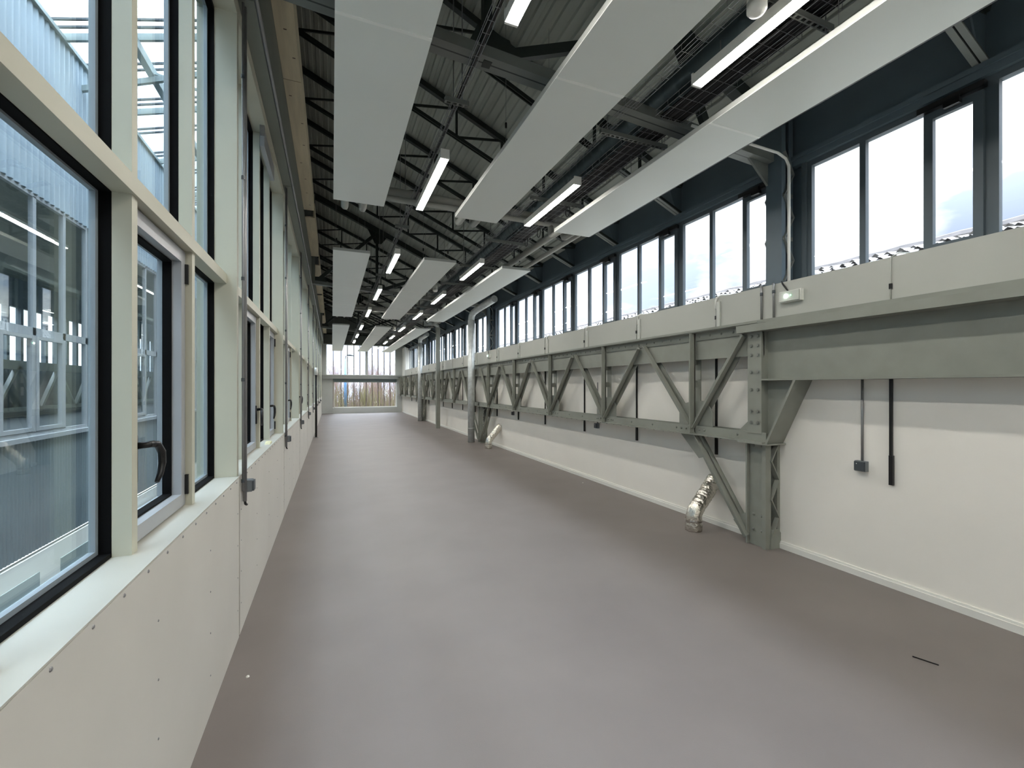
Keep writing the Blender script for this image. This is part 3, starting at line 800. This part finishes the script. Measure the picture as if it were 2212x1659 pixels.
tx=[(-2.6,39,5.4),(-.9,37,4.8),(.35,40.5,5.4),(1.75,38,4.7),(2.9,41,5.7),(3.9,37.5,4.8),(5.2,40,5.6),(6.3,38,4.9),(1.2,45,6.2),(4.4,46,6.4),(-1.6,45,6.4),(7.4,43,6),(2.4,36.2,2.9),(5.1,36.3,3.1),(-.2,36.2,2.7),(3.7,44,5.8)]
txo=sorted(tx)
for i,(x,y,h) in enumerate(txo):
    green=h<3.3 or i%4==3
    tree(x,y,h,i+3,'bare %s tree outside the end window, %s of the row from the left'%('olive-twigged' if green else 'pinkish-twigged',ORD[i]),'twigg' if green else 'twig')
for q,(nm,mt,n_,lab) in enumerate((('undergrowth','twigg',900,'tangled olive undergrowth below the bare trees'),('brushwood','bark',900,'brown brushwood stems among the bare trees'))):
    m=MB(); rr=random.Random(9+q)
    for i in range(n_):
        x=rr.uniform(-4,11); y=rr.uniform(34.5,46); h=rr.uniform(1.2,3.6)
        a1=rr.uniform(-.35,.35); a2=rr.uniform(-.35,.35)
        m.tube([(x,y,-1.02),(x+a1,y,-1+h*.5),(x+a1+a2,y,-1+h)],[.024,.016,.005],3,False)
        m.tube([(x+a1*.6,y,-1+h*.35),(x+a1+rr.uniform(-.5,.5),y,-1+h*.8)],[.012,.004],3,False)
    o=build(m,nm,mt); tag(o,lab,nm,kind='stuff')
t=thing('street_lamp',(.98,37.2,-1),'blue street lamp post outside the end window','street lamp')
build(MB().tube([(.98,37.2,-1),(.98,37.2,1.2),(.98,37.2,3.9)],[.12,.11,.06],12),'post','blue',t,True)
build(MB().tube([(.98,37.2,3.85),(1.02,37.2,4.15),(1.2,37.2,4.2)],.035,8),'arm','boxd',t,True)
build(MB().tube([(1.1,37.2,4.19),(1.3,37.2,4.24),(1.62,37.2,4.16)],[.05,.09,.03],10),'lamp_head','boxd',t,True)

# ------------------------------------------------------------------ outside right: tiled roof
t=thing('tiled_roof',(9,12,2.4),'weathered pale barrel-tile roof of the next building beyond the clerestory','roof',kind='thing')
def tiles(y0,y1,s0,s1):
    m=MB(); sl=.36
    R=int((s1-s0)/.3); pitch=.2; nY=int((y1-y0)/pitch*6)
    for r_ in range(R):
        xa=s0+.3*r_; xb=xa+.33
        rows=[]; jit=[random.uniform(-.012,.022) for _ in range(int((y1-y0)/pitch)+2)]
        for (xx,lift) in ((xa,.045),(xb,0.0)):
            base=len(m.v); rows.append(base)
            for j in range(nY+1):
                yy=y0+(y1-y0)*j/nY
                ph=2*math.pi*(yy/pitch)
                zz=4.34-sl*(10.2-xx)+(lift+jit[int((yy-y0)/pitch+.5)] if lift else 0)+.045*max(-.3,math.cos(ph))+.012*math.sin(13*yy+r_*5)
                m.v.append((xx,yy,zz))
        a,b=rows
        for j in range(nY): m.f.append((a+j,b+j,b+j+1,a+j+1))
    return m
build(tiles(-1,31,6.0,10.2),'tile_rows','tile',t)
build(MB().tube([(10.2,-1+.4*i,4.33+(.02 if i%2 else 0)) for i in range(81)],.1,8),'ridge_tiles','ridge',t)
build(MB().prism([(6.05,2.72),(10.2,4.2),(14.4,2.72),(14.4,-3),(6.05,-3)],'y',-1,31),'gable_block','plaster',t)
struct(MB().box(4.9,80,-30,YE+.5,-3.4,-3.2),'ground_right','ground')

# ------------------------------------------------------------------ courtyard on the left
cb=thing('courtyard_building',(-3.8,14,-.4),'blue-grey corrugated building across the glazed courtyard','building')
XO=-3.62
def corr(z0,z1,y0,y1,amp=.026,pitch=.125):
    m=MB(); n_=int((y1-y0)/pitch*4)
    for z in (z0,z1):
        for xx in (0,-.04):
            for j in range(n_+1):
                q=j%4; m.v.append((XO+xx+(amp if q in (0,1) else 0),y0+(y1-y0)*j/n_,z))
    k=n_+1
    for j in range(n_):
        m.f.append((j,j+1,2*k+j+1,2*k+j)); m.f.append((k+j,3*k+j,3*k+j+1,k+j+1)); m.f.append((2*k+j,2*k+j+1,3*k+j+1,3*k+j)); m.f.append((j,k+j,k+j+1,j+1))
    return m
build(corr(4.24,6.72,-6,32),'upper_cladding','cladding',cb)
build(corr(-.45,1.02,-6,32,.014,.07),'lower_cladding','cladlow',cb)
build(MB().box(XO-.03,XO+.06,-2,32,6.70,6.76),'parapet_flashing','steelw',cb)
build(MB().box(XO-.05,XO+.05,-2,32,1.0,1.06),'sill_flashing','alulight',cb)
build(MB().box(XO-.05,XO+.02,-2,32,-4.2,-.5),'ground_wall','plaster',cb)
gw=MB()
for k in range(24): gw.box(XO+.02,XO+.03,-1.5+1.4*k,-.6+1.4*k,-3.2,-.75)
build(gw,'ground_windows','steelw',cb)
yy=-6.1+.0; kk=0
while yy<30:
    f=build(MB().frame(XO-.05,XO+.0,yy,yy+3.0,1.06,4.24,.05).box(XO-.05,XO,yy,yy+3,2.38,2.48),'window_frame','alulight',cb)
    mu=MB()
    for q in (.95,1.65,2.35): mu.box(XO-.05,XO,yy+q-.035,yy+q+.035,1.1,4.2)
    for q in (.95,1.65):  # lower casements
        mu.frame(XO-.04,XO+.012,yy+q+.03,yy+q+.67,1.12,2.38,.05)
    build(mu,'mullion_grid','alulight',f)
    build(MB().box(XO-.03,XO-.024,yy+.04,yy+2.96,1.1,4.2),'glass','glassC',f)
    yy+=3.05; kk+=1
# room behind
build(MB().box(-8.6,XO-.06,-2,32,1.02-.25,1.02-.2),'room_floor','cladlow',cb)
build(MB().box(-8.6,XO-.06,-2,32,4.9,5.0),'room_ceiling','lfascia',cb)
bw=MB().box(-8.7,-8.6,-2,32,-.2,2.45).box(-8.7,-8.6,-2,32,4.05,5)
y=-1.5
while y<32:
    bw.box(-8.7,-8.58,y,y+.12,2.45,4.05); y+=.62
build(bw,'rear_wall','upwall',cb)
bw=MB()
y=0
while y<30:
    bw.bar((-8.3,y,1.0),(-8.3,y+1,2.3),.1,.09); bw.bar((-8.3,y+2,1.0),(-8.3,y+1,2.3),.1,.09); y+=2
bw.box(-8.35,-8.25,-2,32,2.2,2.45).box(-8.35,-8.25,-2,32,1.0,1.12)
build(bw,'rear_lattice','steelw',cb)
# lamps of that room
for k,y in enumerate((9.6,13.9)):
    t=thing('strip_lamp',(-4.45,y,4.2),'lit strip lamp in the room across the courtyard, %s from the camera'%ORD[k],'lamp','strip lamps across the courtyard')
    build(MB().box(-4.48,-4.42,y-.85,y+.85,4.21,4.26),'lamp_housing','white',t)
    build(MB().box(-4.475,-4.425,y-.84,y+.84,4.20,4.21),'lamp_diffuser','lampfar',t)
struct(MB().box(-3.6,-.9,-2,32,-4.2,-4.0),'ground_courtyard','cfloor')
struct(MB().box(-9,-.85,32,32.2,-4.2,7.5),'wall_courtyard_end','cladding')
struct(MB().box(-9,-.85,-6.2,-6,-4.2,7.5),'wall_courtyard_near','cladding')
struct(MB().box(-.84,-.80,-6,YE,-4,1.06),'wall_left_outer','cladlow')
# glazed courtyard roof
gr=thing('glazed_roof',(-2.2,14,7.1),'pitched glass roof with paired glazing bars over the courtyard','glass roof',kind='thing')
def Zg(x): return 6.78+.30*(x-XO)
build(MB().hexa([(XO,-6,Zg(XO)+.05),(-.7,-6,Zg(-.7)+.05),(-.7,32,Zg(-.7)+.05),(XO,32,Zg(XO)+.05),(XO,-6,Zg(XO)+.06),(-.7,-6,Zg(-.7)+.06),(-.7,32,Zg(-.7)+.06),(XO,32,Zg(XO)+.06)]),'glass_sheet','glassR',gr)
y=-5.2; k=0
while y<31.5:
    b=MB().bar((XO,y,Zg(XO)+.03),(-.7,y,Zg(-.7)+.03),.03,.03).bar((XO,y+.15,Zg(XO)+.03),(-.7,y+.15,Zg(-.7)+.03),.03,.03)
    build(b,'glazing_bars','boxd',gr)
    if k%2==0: build(MB().bar((XO,y+.28,Zg(XO)-.03),(-.7,y+.28,Zg(-.7)-.03),.05,.10),'purlin','steelw',gr)
    y+=.95; k+=1
for (x) in (-1.55,-2.75): build(MB().bar((x,-2,Zg(x)-.16),(x,32,Zg(x)-.16),.10,.14),'longitudinal_beam','steelw',gr)
for y in (4.2,8.9,13.5):
    build(MB().bar((XO,y,Zg(XO)-.45),(-.7,y,Zg(-.7)-.12),.06,.08).bar((-2.75,y,Zg(-2.75)-.2),(-1.55,y+1.2,Zg(-1.55)-.2),.03,.04),'tie_beam','steelw',gr)

# ------------------------------------------------------------------ floor litter
def at_floor(u,v):
    F=955.;s=(u-1106)/F;ya=math.atan((1106-717)/F);S=math.sin(ya);C=math.cos(ya)
    k=-1.7/((836-v)/F); return ((S+s*C)*k,(C-s*S)*k)
a=at_floor(1971,1419);b=at_floor(2028,1438)
o=build(MB().bar((a[0],a[1],.004),(b[0],b[1],.004),.005,.006),'cable_offcut','blackm',None); tag(o,'thin black offcut lying on the floor at lower right','offcut')
for (u,v,l) in ((535,1462,'tiny white chip on the floor near the left wall'),(1259,1043,'tiny white chip on the floor near the right skirting')):
    a=at_floor(u,v); o=build(MB().dome((a[0],a[1],0),(0,0,1),.011,.008,6),'plaster_chip','white',None); tag(o,l,'debris')

# ------------------------------------------------------------------ world
W=bpy.data.worlds.new('overcast sky'); SC.world=W; W.use_nodes=True
nt=W.node_tree; nt.nodes.clear(); N=nt.nodes; L=nt.links
tc=N.new('ShaderNodeTexCoord'); sx=N.new('ShaderNodeSeparateXYZ'); L.new(tc.outputs['Generated'],sx.inputs[0])
mp=N.new('ShaderNodeMapping'); mp.inputs['Scale'].default_value=(1,1,2.2); L.new(tc.outputs['Generated'],mp.inputs['Vector'])
nz=N.new('ShaderNodeTexNoise'); nz.inputs['Scale'].default_value=4.2; nz.inputs['Detail'].default_value=6; nz.inputs['Roughness'].default_value=.55; L.new(mp.outputs[0],nz.inputs['Vector'])
rp=N.new('ShaderNodeValToRGB'); e=rp.color_ramp.elements
e[0].position=.45; e[0].color=(.46,.54,.70,1); e[1].position=.60; e[1].color=(1.0,1.0,1.0,1)
L.new(nz.outputs['Fac'],rp.inputs['Fac'])
cz=N.new('ShaderNodeMath'); cz.operation='MAXIMUM'; cz.inputs[1].default_value=0; L.new(sx.outputs['Z'],cz.inputs[0])
pz=N.new('ShaderNodeMath'); pz.operation='POWER'; pz.inputs[1].default_value=2.8; L.new(cz.outputs[0],pz.inputs[0])
gz=N.new('ShaderNodeMath'); gz.operation='MULTIPLY_ADD'; gz.inputs[1].default_value=3.9; gz.inputs[2].default_value=.075; L.new(pz.outputs[0],gz.inputs[0])   # overcast sky: brighter towards the zenith
bg=N.new('ShaderNodeBackground'); L.new(rp.outputs['Color'],bg.inputs['Color']); cy=N.new('ShaderNodeMath'); cy.operation='MAXIMUM'; cy.inputs[1].default_value=0; L.new(sx.outputs['Y'],cy.inputs[0])
py=N.new('ShaderNodeMath'); py.operation='POWER'; py.inputs[1].default_value=5; L.new(cy.outputs[0],py.inputs[0])
gy=N.new('ShaderNodeMath'); gy.operation='MULTIPLY_ADD'; gy.inputs[1].default_value=.34; L.new(py.outputs[0],gy.inputs[0]); L.new(gz.outputs[0],gy.inputs[2])   # brighter break in the clouds down the gallery axis
L.new(gy.outputs[0],bg.inputs['Strength'])
ow=N.new('ShaderNodeOutputWorld'); L.new(bg.outputs[0],ow.inputs[0])

# ------------------------------------------------------------------ camera
cam=bpy.data.cameras.new('camera'); co=bpy.data.objects.new('camera',cam); COL.objects.link(co)
co.location=(0,0,1.7); co.rotation_euler=(math.pi/2,0,-math.atan((1106-717)/955.))
cam.sensor_fit='HORIZONTAL'; cam.sensor_width=36; cam.lens=955/2212*36; cam.shift_y=6.5/2212; cam.clip_start=.05; cam.clip_end=300
SC.camera=co
vs=SC.view_settings; vs.view_transform='Standard'; vs.look='None'; vs.gamma=1; vs.use_curve_mapping=False; vs.exposure=3.3
SC.cycles.transparent_max_bounces=24; SC.cycles.max_bounces=10; SC.cycles.diffuse_bounces=6
SC.cycles.use_denoising=True
